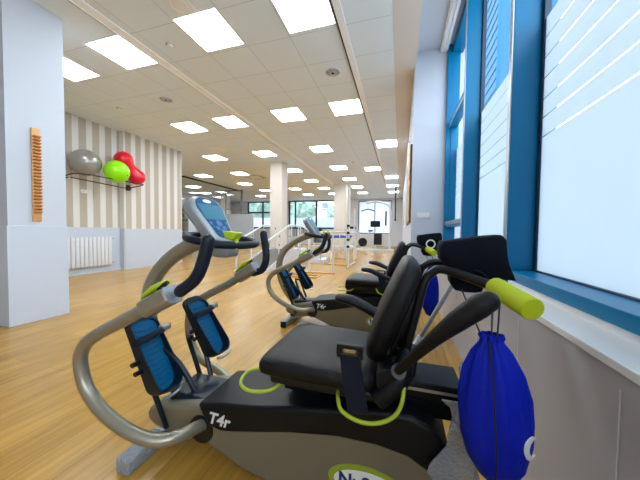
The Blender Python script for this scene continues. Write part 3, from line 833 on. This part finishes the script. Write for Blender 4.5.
# bubble wrap on the near machine
bw = MB()
bw.box(-1.116, -1.044, -.275, -.09, .001, .070, bev=.012)
w1 = bw.build('bubble_wrap', M_bubble, S1); w1['label'] = 'bubble wrap round the front foot'
bw = MB(); R = []
for k in range(12):
    z = .50 - k * .026; dx = .012 * math.sin(k * 1.3)
    R.append([V(.135 + dx + .03 * math.sin(k * .5), -.172 + dx, z), V(.228, -.170, z), V(.256 + dx * .5, -.13, z), V(.256 - dx, .12, z), V(.248 - dx, .12, z), V(.248 + dx * .5, -.125, z), V(.222, -.162, z), V(.137 + dx + .03 * math.sin(k * .5), -.164 + dx, z)])
bw.loft(R)
w2 = bw.build('bubble_wrap', M_bubble, S1); w2['label'] = 'bubble wrap hanging off the rear end'

# ------------------------------------------------------------------ belts, bags, crutch
def neoprene(loc, rz, label, sc=1.0, speaker_ring=False):
    t = thing('lumbar_belt', label, 'belt', loc, rz)
    out = [(-.105, .045), (-.098, .072), (-.07, .082), (0, .086), (.075, .086), (.088, .075), (.092, .03), (.098, .0), (.118, -.045), (.085, -.055), (.03, -.068), (-.02, -.055), (-.055, -.045), (-.072, -.01), (-.10, .01)]
    def scaled(d): return [(x * sc, z * sc) for x, z in out]
    a = MB()
    def ring_(y, k): return [V(x * sc * k, y * sc, z * sc * k + .01 * math.sin(x * 30)) for x, z in out]
    a.loft([ring_(-.055, .90), ring_(-.05, .97), ring_(-.02, 1.0), ring_(.03, 1.0), ring_(.055, .96), ring_(.06, .88)])
    p = a.build('belt_pad', M_neo, t, angle=50)
    b_ = MB().loft([[V((x + cx) * sc, y * sc, z * sc) for x, y in ((-hx, -hy), (0, -hy * 1.3), (hx, -hy), (hx, hy), (-hx, hy))] for z, hx, hy, cx in ((-.03, .05, .03, -.02), (-.07, .05, .03, -.015), (-.095, .04, .02, -.01), (-.102, .02, .01, -.005))])
    b_.build('belt_pouch', M_neo, t)
    MB().tube([(-.0 * sc, -.06 * sc, -.02 * sc), (.02 * sc, -.064 * sc, -.03 * sc), (.05 * sc, -.06 * sc, -.055 * sc)], .004, 6).build('belt_strap', M_navy, t)
    if speaker_ring:
        q = MB(); q.ring([(-.0 + .036 * math.cos(k * PI / 12), -.068 * sc, .0 + .036 * math.sin(k * PI / 12)) for k in range(24)], .006, 8)
        q.build('ring_emblem', M_sticker, t)
    return t
neoprene((.232, 1.00, .922), 0, 'folded black neoprene belt draped over the push bars by the window')
neoprene((.27, 2.66, .915), .0, 'black belt with a pale ring on the rear of the second stepper', 1.12, True)

def bag(loc, label, lean, w_, h_, cords, logo=True, top=.0):
    t = thing('drawstring_bag', label, 'bag', loc)
    R = []
    prof = [(.004, .022, .016), (-.010, .026, .02), (-.035, .044, .030), (-.075, .060, .040), (-.13, .073, .049), (-.19, .080, .055), (-.25, .079, .055), (-.305, .064, .045), (-.345, .040, .028), (-.358, .016, .012)]
    def prof_at(z):
        for (za, xa, ya), (zb, xb, yb) in zip(prof, prof[1:]):
            if zb <= z <= za:
                u = (z - za) / (zb - za); return (xa + (xb - xa) * u) * w_, (ya + (yb - ya) * u) * w_
        return .08 * w_, .055 * w_
    for zz, rx, ry in prof:
        o_ = []
        for k in range(40):
            a = 2 * PI * k / 40
            fold = 1 + (.13 * math.sin(7 * a + zz * 9) + .09 * math.sin(12 * a + 1)) * max(0, 1 + zz / .25) + .03 * math.sin(5 * a + zz * 22)
            o_.append(V(rx * w_ * math.cos(a) * fold + lean * -zz, ry * w_ * math.sin(a) * fold, zz * h_))
        R.append(o_)
    body = MB().loft(R).build('bag_body', M_bag, t, angle=70)
    # collar
    MB().loft([[V(r * w_ * (1 + .18 * math.sin(9 * k * PI / 18)) * math.cos(k * PI / 18), r * .8 * w_ * (1 + .18 * math.sin(9 * k * PI / 18)) * math.sin(k * PI / 18), z) for k in range(36)] for z, r in ((-.004, .021), (.006, .026), (.012, .024))], cap=False).build('bag_collar', M_bag, t)
    for c_ in cords: MB().tube(c_, .0022, 6, sub=4).build('cord', M_cord, t)
    if logo:
        n = 26; q = MB(); o1, o2 = [], []
        for k in range(n):
            a = math.radians(55 + 250 * k / (n - 1)); th = .005 * math.sin(PI * k / (n - 1)) + .0015
            def surf(s_, pz, k_):
                rx, ry = prof_at(pz); t_ = .95 + s_ / rx
                return V(rx * k_ * math.sin(t_) + lean * -pz, -ry * k_ * math.cos(t_), pz)
            for lst, r_ in ((o1, .024 + th), (o2, .024 - th)):
                lst.append([surf(r_ * math.cos(a), -.235 * h_ + r_ * math.sin(a), k_) for k_ in (1.06, 1.0)])
        q.loft([[A[0], A[1], B[1], B[0]] for A, B in zip(o1, o2)])
        q.build('emblem', M_sticker, t, smooth=False)
    return t
bag((.224, .745, .758), 'royal blue drawstring bag hanging from the near lime grip', .06, 1.0, 1.0,
    [[(.012, .0, .0), (.030, .05, .05), (.040, .075, .102)], [(.0, .0, .0), (.016, .055, .05), (.028, .085, .107)],
     [(-.02, .01, -.0), (-.03, .10, .05), (-.035, .17, .085)], [(-.01, -.02, .0), (-.012, -.068, -.12), (-.005, -.075, -.25), (-.0, -.05, -.35)]])
bag((.29, 2.70, .69), 'smaller blue drawstring bag on the rear of the second stepper', 0, .95, 1.3,
    [[(0, 0, 0), (.01, -.02, .08), (.0, -.03, .15)], [(-.02, 0, 0), (-.04, -.01, .10), (-.04, -.02, .16)]], logo=False)
cr_ = thing('crutch', 'grey telescopic walking crutch leaning behind the nearest backrest', 'crutch', (-.13, 1.42, 0))
d = V(.49, .03, .97)
MB().tube([V(0, 0, .02), d * .5], .017, 12, smooth=False).build('lower_tube', M_whitem, cr_)
MB().tube([d * .5, d * .95], .0115, 12, smooth=False).build('upper_tube', M_alu, cr_)
MB().tube([V(0, 0, 0), V(.02, 0, .045)], .022, 12, smooth=False).build('rubber_foot', M_black, cr_)
MB().tube([d * .93 + V(-.0, 0, 0), d * .93 + V(-.10, 0, .01)], .015, 12, smooth=False, roundcap=True).build('hand_grip', M_black, cr_)

# ------------------------------------------------------------------ training ramp and stairs
rp = thing('training_ramp', 'grey rubber rehabilitation ramp with white handrails before the cream column', 'ramp', (-3.55, 5.7, 0))
MB().prism([(-.40, 0, .0), (-.40, 1.5, .42), (-.40, 2.3, .42), (-.40, 2.3, .0)], (.80, 0, 0)).build('ramp_deck', M_ramp, rp, smooth=False, bevel=.004)
for s in (-1, 1):
    MB().prism([(s * .41 - .01, -.05, 0), (s * .41 - .01, 1.5, .47), (s * .41 - .01, 2.3, .47), (s * .41 - .01, 2.3, .02), (s * .41 - .01, 1.5, .02), (s * .41 - .01, .1, 0)], (.02, 0, 0)).build('stringer', M_whitem, rp, smooth=False)
    h_ = MB().tube([(s * .42, .0, .72), (s * .42, 1.5, 1.19), (s * .42, 2.3, 1.19)], .021, 10, smooth=False).build('handrail', M_whitem, rp)
    for y, z0, z1 in ((.1, .03, .75), (.8, .2, .97), (1.5, .42, 1.19), (2.25, .42, 1.19)):
        MB().tube([(s * .42, y, z0), (s * .42, y, z1)], .017, 10, smooth=False).build('post', M_whitem, rp)
    for y, z1 in ((.8, .97), (1.5, 1.19), (2.25, 1.19)):
        MB().sphere((s * .42 + .02, y, z1 - .10), .02, sub=2).sphere((s * .42 + .02, y, z1 - .33), .02, sub=2).build('bolt', M_black, rp)
st = thing('training_stairs', 'white side panelled rehabilitation steps beyond the ramp', 'stairs', (-3.0, 8.05, 0))
sp_ = [(0, 0), (0, .40)]
b = MB(); x = 0; z = .40
pr2 = [(-.45, 0, 0), (-.45, 0, .42)]
for k in range(4):
    pr2 += [(-.45 + .28 * (k + 1), 0, .42 - .105 * k), (-.45 + .28 * (k + 1), 0, .42 - .105 * (k + 1))]
b.prism(pr2, (0, .8, 0)); b.build('step_block', M_whitem, st, smooth=False, bevel=.004)
for y in (0, .8):
    MB().tube([(-.42, y, 1.19), (-.1, y, 1.19), (.62, y, .85)], .02, 10, smooth=False).build('handrail', M_whitem, st)
    for x, zt in ((-.42, 1.19), (-.1, 1.19), (.6, .86)):
        MB().tube([(x, y, 0.02), (x, y, zt)], .017, 10, smooth=False).build('post', M_whitem, st)
    for k in range(5): MB().tube([(-.36 + k * .06, y, .85), (-.36 + k * .06, y, 1.12)], .012, 8, smooth=False).build('spring_bar', M_blackm, st)

# parallel bars
pb = thing('parallel_bars', 'white parallel walking bars on a pale wooden frame', 'parallel bars', (-1.8, 6.0, 0))
for x in (-.32, .28):
    MB().tube([(x, 0, 1.0), (x, 3.6, 1.0)], .022, 12, smooth=False).build('bar', M_whitem, pb)
    for y in (.1, 1.8, 3.5):
        MB().tube([(x, y, .03), (x, y, 1.0)], .022, 12, smooth=False).build('post', M_whitem, pb)
for y in (.1, 1.8, 3.5): MB().box(-.46, .34, y - .03, y + .03, 0, .03, bev=.004).build('floor_plate', M_wood, pb)
wf = thing('low_wooden_frame', 'low pale wooden floor frame before the parallel bars', 'frame', (-2.15, 4.95, 0))
MB().box(-.45, .45, .45, .48, 0, .03, bev=.004).box(-.45, .45, .75, .78, 0, .03, bev=.004).box(-.45, -.42, .48, .75, 0, .03).box(.42, .45, .48, .75, 0, .03).build('frame_rails', M_wood, wf)
cg = thing('suspension_frame', 'tall white post frame with black clips beside the far column', 'frame', (-1.40, 7.5, 0))
MB().tube([(0, 0, 0), (0, 0, 2.35)], .022, 12, smooth=False).build('post', M_whitem, cg)
MB().tube([(-.0, .9, 0), (-.0, .9, 1.75)], .022, 12, smooth=False).build('post', M_whitem, cg)
MB().tube([(0, 0, 1.0), (0, .9, 1.0)], .018, 12, smooth=False).tube([(0, -.3, .02), (0, 1.2, .02)], .022, 10, smooth=False).build('cross_bar', M_whitem, cg)
for k, z in enumerate((.55, .75, .95, 1.15)):
    MB().box(-.06, .02, -.03, .03, z, z + .07, bev=.01).build('clip', M_black, cg)

# treatment table
tt = thing('treatment_table', 'blue padded treatment table with white base near the far column', 'table', (-2.75, 10.3, 0))
MB().box(-.9, .9, -.32, .32, .78, .88, bev=.03).build('mattress', M_blue, tt)
MB().box(-.85, .85, -.28, .28, .72, .78).build('table_frame', M_whitem, tt, smooth=False)
for x in (-.7, .7):
    for y in (-.22, .22):
        MB().tube([(x, y, 0), (x, y, .72)], .025, 10, smooth=False).build('leg', M_whitem, tt)
MB().box(-.7, .7, -.2, .2, .25, .45, bev=.01).build('storage_box', M_greige, tt)
pp = thing('potted_plant', 'dark leafy pot plant seen above the second console', 'plant', (-3.05, 10.1, .88))
MB().tube([(0, 0, 0), (0, 0, .14)], [.05, .065], 16, smooth=False).build('pot', M_lime, pp)
b = MB()
for k in range(34):
    a = k * 2.4; L = .12 + .12 * random.random(); el = .3 + 1.1 * random.random()
    dd = V(math.cos(a) * math.cos(el), math.sin(a) * math.cos(el), math.sin(el)); sd = V(-math.sin(a), math.cos(a), 0) * .03
    p = V(0, 0, .13)
    b.prism([p, p + dd * L * .5 + sd, p + dd * L, p + dd * L * .5 - sd], V(0, 0, .004))
b.build('leaves', M_leaf, pp, smooth=False)

# glass partition and white half wall
gp = thing('glass_partition', 'frameless glass office partition with dark head rail behind the striped wall', 'partition', (-9.4, 9, 0))
MB().box(-.03, .03, -2.3, 4.8, H - .06, H).build('head_rail', M_blackm, gp, smooth=False)
for a in (-2.25, -.1, 2.0): MB().box(-.006, .006, a, a + 2.05, .02, H - .06).build('glass_pane', M_clear, gp, smooth=False)
MB().box(-.02, .02, -2.3, 4.8, 0, .05).build('floor_rail', M_alu, gp, smooth=False)
gq = thing('glazed_screen', 'white partition with a dark framed glass top beside the rear windows', 'partition', (-9.3, 13.9, 0))
MB().box(-1.0, .95, -.03, .03, 0, 2.0).build('panel', M_panel, gq, smooth=False)
MB().box(-1.0, .2, -.02, .02, H - .05, H).box(-1.0, .2, -.02, .02, 2.28, 2.33).box(-1.0, -.95, -.02, .02, 2.0, H).box(.08, .2, -.02, .02, 2.0, H).build('frame', mat('grey_frame', srgb(120, 130, 138), .5), gq, smooth=False)
MB().box(-.95, .08, -.004, .004, 2.33, H - .05).build('glass_pane', M_clear, gq, smooth=False)

# shelf cabinet and chair behind the near console
sc = thing('shelf_cabinet', 'narrow white shelf unit at the end of the striped wall', 'shelf', (-8.75, 9.0, 0))
MB().box(-.45, -.42, -.2, .2, 0, 1.95).box(.42, .45, -.2, .2, 0, 1.95).box(-.42, .42, .18, .2, .0, 1.95).build('carcass', M_panel, sc, smooth=False)
for k in range(5): MB().box(-.42, .42, -.2, .18, .4 * k + .3, .4 * k + .325).build('shelf_board', M_panel, sc, smooth=False)
cols = [(.45, .35, .25), (.6, .55, .45), (.25, .25, .28), (.55, .45, .4)]
for k in range(4):
    for j in range(3):
        c = cols[(k + j) % 4]
        bx_ = thing('storage_box', ['beige', 'cream', 'dark', 'tan'][(k + j) % 4] + ' storage box, ' + ['left', 'middle', 'right'][j] + ' on the ' + ['lowest', 'second', 'third', 'top'][k] + ' shelf of the white unit', 'box', (-9.02 + j * .27, 8.98, .4 * k + .325), group='boxes on the white shelf unit')
        MB().box(-.1, .1, -.12, .12, 0, .2, bev=.006).build('body', mat('box_card_%d%d' % (k, j), c + (1,), .8), bx_)
        MB().box(-.104, .104, -.124, .124, .2, .225, bev=.004).build('lid', M_white, bx_)
ch = thing('chair', 'white chair with thin metal legs beyond the near console', 'chair', (-7.95, 8.6, 0))
MB().box(-.22, .22, -.22, .22, .43, .47, bev=.015).build('seat', M_white, ch)
MB().box(-.22, .22, .19, .22, .55, .85, bev=.012).build('backrest', M_white, ch)
for x in (-.19, .19):
    for y in (-.19, .19): MB().tube([(x * 1.1, y * 1.1, 0), (x, y, .43 if y < 0 else .82)], .011, 8, smooth=False).build('leg', M_alu, ch)

# wooden bars on the rear column
wb = thing('wall_bars', 'tall narrow wooden bar frame standing left of the cream column', 'wall bars', (-8.95, 18.9, 0))
MB().box(-.12, -.08, -.1, .1, 0, 3.2).box(.30, .34, -.1, .1, 0, 3.2).build('side_rail', M_wood, wb, smooth=False)
for k in range(14): MB().tube([(-.1, 0, .2 + k * .21), (.32, 0, .2 + k * .21)], .02, 8, smooth=False).build('rung', M_wooddark, wb)

# ------------------------------------------------------------------ far end wall with windows
YB = 19.6
wbk = MB()
wbk.box(-14, -12.3, YB, YB + .2, 0, H); wbk.box(-9.9, -8.55, YB, YB + .2, 0, H); wbk.box(-4.6, -2.95, YB, YB + .2, 0, H)
wbk.box(-12.3, -9.9, YB, YB + .2, 0, 1.2); wbk.box(-8.55, -4.6, YB, YB + .2, 0, 1.2); wbk.box(-.6, .2, YB, YB + .2, 0, H)
wbk.box(-12.3, -9.9, YB, YB + .2, 3.40, H); wbk.box(-8.55, -4.6, YB, YB + .2, 3.40, H); wbk.box(-2.95, -.6, YB, YB + .2, 3.3, H)
struct(wbk.build('wall_end', M_grey, smooth=False))
M_dframe = mat('dark_grey_frame', (.02, .04, .07, 1), .5)
for n_, x0, x1, muls, tr in (('window_5', -12.3, -9.9, (-10.9,), 2.45), ('window_6', -8.55, -4.6, (-8.0, -6.25), None)):
    wr = rootstruct(n_)
    f = MB(); f.box(x0, x1, YB - .02, YB + .06, 1.2, 1.32); f.box(x0, x1, YB - .02, YB + .06, 3.33, 3.40)
    for mx_ in (x0 + .04, x1 - .04) + tuple(muls): f.box(mx_ - .06, mx_ + .06, YB - .02, YB + .06, 1.2, 3.4)
    if tr: f.box(x0, x1, YB - .02, YB + .06, tr, tr + .13)
    f.build('frame', M_dframe, wr, smooth=False)
    MB().box(x0, x1, YB + .02, YB + .03, 1.3, 3.35).build('glass_pane', M_clear, wr, smooth=False)
    MB().box(x0, x1, YB + .04, YB + .045, 1.3, 2.08).build('frosted_film', M_film_rear, wr, smooth=False)
wr = rootstruct('window_7')
f = MB(); 
for x in (-2.95, -1.78, -.63): f.box(x - .03, x + .03, YB + .0, YB + .08, 0.9, 3.3)
f.box(-2.95, -.6, YB, YB + .08, 3.22, 3.3); f.box(-2.95, -.6, YB, YB + .08, .88, .95)
f.build('frame', mat('mid_grey_frame', srgb(130, 134, 142), .5), wr, smooth=False)
MB().box(-2.95, -.6, YB + .04, YB + .045, .9, 3.25).build('frosted_film', M_film_rear, wr, smooth=False)
MB().box(-2.95, -.6, YB + .0, YB + .2, 0, .88).build('lower_panel', M_grey, wr, smooth=False)
struct(MB().box(-3.3, -3.25, 13.9, 14.0, 0, H).build('trim_door_edge', M_blackm, smooth=False))

# pulley machine at the far end
pm = thing('pulley_machine', 'tall white arched pulley machine at the far end of the hall', 'exercise machine', (-.75, 14.2, 0))
MB().tube([(.25, 0, .05), (.28, 0, 1.5), (.22, 0, 2.3), (-.05, 0, 2.52), (-.5, 0, 2.62), (-1.0, 0, 2.55)], .055, 12).build('arched_mast', M_whitem, pm)
MB().box(-1.5, .45, -.35, -.27, .0, .10, bev=.01).box(-1.5, .45, .27, .35, .0, .10, bev=.01).box(.2, .35, -.3, .3, 0, .1).build('base_frame', M_whitem, pm)
MB().tube([(-.9, 0, 2.48), (-.9, 0, 2.2)], .01, 8, smooth=False).tube([(-1.25, 0, 2.12), (-.9, 0, 2.22), (-.55, 0, 2.12)], .03, 8).build('pull_bar', M_blackm, pm)
MB().box(-.75, -.25, -.12, .12, 1.28, 1.6, bev=.04).build('seat_pad', M_black, pm)
MB().tube([(-.5, 0, .05), (-.5, 0, 1.3)], .04, 10, smooth=False).build('seat_post', M_whitem, pm)
MB().box(.0, .08, -.1, .1, 1.35, 2.1).build('weight_guide', M_blackm, pm)
MB().box(-.55, -.15, -.15, .15, .35, .95, bev=.02).build('weight_stack', M_blackm, pm)
eb = thing('exercise_bike', 'small black exercise bike beside the white pulley machine', 'exercise bike', (-1.95, 14.6, 0))
MB().tube([(0, -.08, .45), (0, .08, .45)], .24, 24, smooth=False).build('flywheel', M_blackm, eb)
MB().tube([(0, 0, .45), (-.35, 0, 1.25), (-.42, 0, 1.3)], .03, 8, smooth=False).tube([(0, 0, .3), (.4, 0, 1.05)], .03, 8, smooth=False).tube([(-.4, 0, .04), (.5, 0, .04)], .035, 8, smooth=False).tube([(0, 0, .04), (0, 0, .45)], .03, 8, smooth=False).build('bike_frame', M_whitem, eb)
MB().sphere((.42, 0, 1.08), .12, (1.3, .9, .4), 2).build('saddle', M_black, eb)
MB().tube([(-.42, -.22, 1.3), (-.42, .22, 1.3)], .025, 8, smooth=False).build('handlebar', M_blackm, eb)
tm = thing('treadmill', 'grey treadmill with black handlebar left of the far pulley machine', 'treadmill', (-2.9, 15.6, 0))
MB().box(-.3, .3, -.7, .7, .0, .18, bev=.02).build('deck', M_grey, tm)
for x in (-.3, .3): MB().tube([(x, .6, .1), (x, .7, 1.25)], .025, 8, smooth=False).build('upright', M_whitem, tm)
MB().box(-.34, .34, .62, .74, 1.2, 1.34, bev=.02).build('console', M_black, tm)
hp = thing('hanging_pole', 'thin dark pole hanging from the ceiling by the far right wall', 'pole', (-.24, 14.0, 0))
MB().tube([(0, 0, 1.68), (0, 0, H)], .03, 10, smooth=False).build('pole', M_blackm, hp)
MB().sphere((0, 0, 1.64), .055, sub=2).build('knob', M_blackm, hp)

# ------------------------------------------------------------------ outside
o = struct(MB().box(-60, 60, -40, 80, -.35, -.15).build('ground_outside', M_ground, smooth=False))
def tree(x, y, s, label):
    t = thing('tree', label, 'tree', (x, y, -.15), group='trees outside the rear windows')
    MB().tube([(0, 0, 0), (.1, 0, 1.6 * s), (0, 0, 2.6 * s)], [.16, .12, .08], 10).build('trunk', M_bark, t)
    b = MB()
    for k in range(9):
        b.sphere((random.uniform(-1, 1) * s, random.uniform(-1, 1) * s, (2.4 + random.uniform(0, 2.4)) * s), random.uniform(.7, 1.1) * s, sub=3, disp=.5)
    b.build('crown', M_tree, t)
tree(-11.0, 28, 1.25, 'leafy tree outside, left half of the wide rear window')
tree(-5.6, 28.5, 1.15, 'leafy tree outside, right half of the wide rear window')
tree(-16.2, 28, 1.3, 'leafy tree outside the left rear window')
bd = thing('building', 'pale neighbouring building outside behind the trees', 'building', (-12, 40, -.15))
MB().box(-14, 14, 0, 8, 0, 9).build('wall', M_greige, bd, smooth=False)
M_og = mat('outside_window_glass', (.18, .24, .30, 1), .2)
for k in range(12):
    for z in (1.5, 4.5, 7): MB().box(-13 + k * 2.2, -12 + k * 2.2, -.03, .02, z, z + 1.2).build('window', M_og, bd, smooth=False)
bd = thing('building', 'dark blue office block outside, seen through the clear glass on the right', 'building', (5.2, 18, -.15))
MB().box(0, 3, 0, 40, 0, 26).build('wall', mat('blue_render', (.015, .11, .22, 1), .8), bd, smooth=False)  # the wall itself is coloured dark blue
b = MB()
for z in range(1, 40): b.box(-.04, 0, 0, 40, z * .6, z * .6 + .08)
b.build('louvres', mat('louvre_blue', (.005, .03, .07, 1), .6), bd, smooth=False)
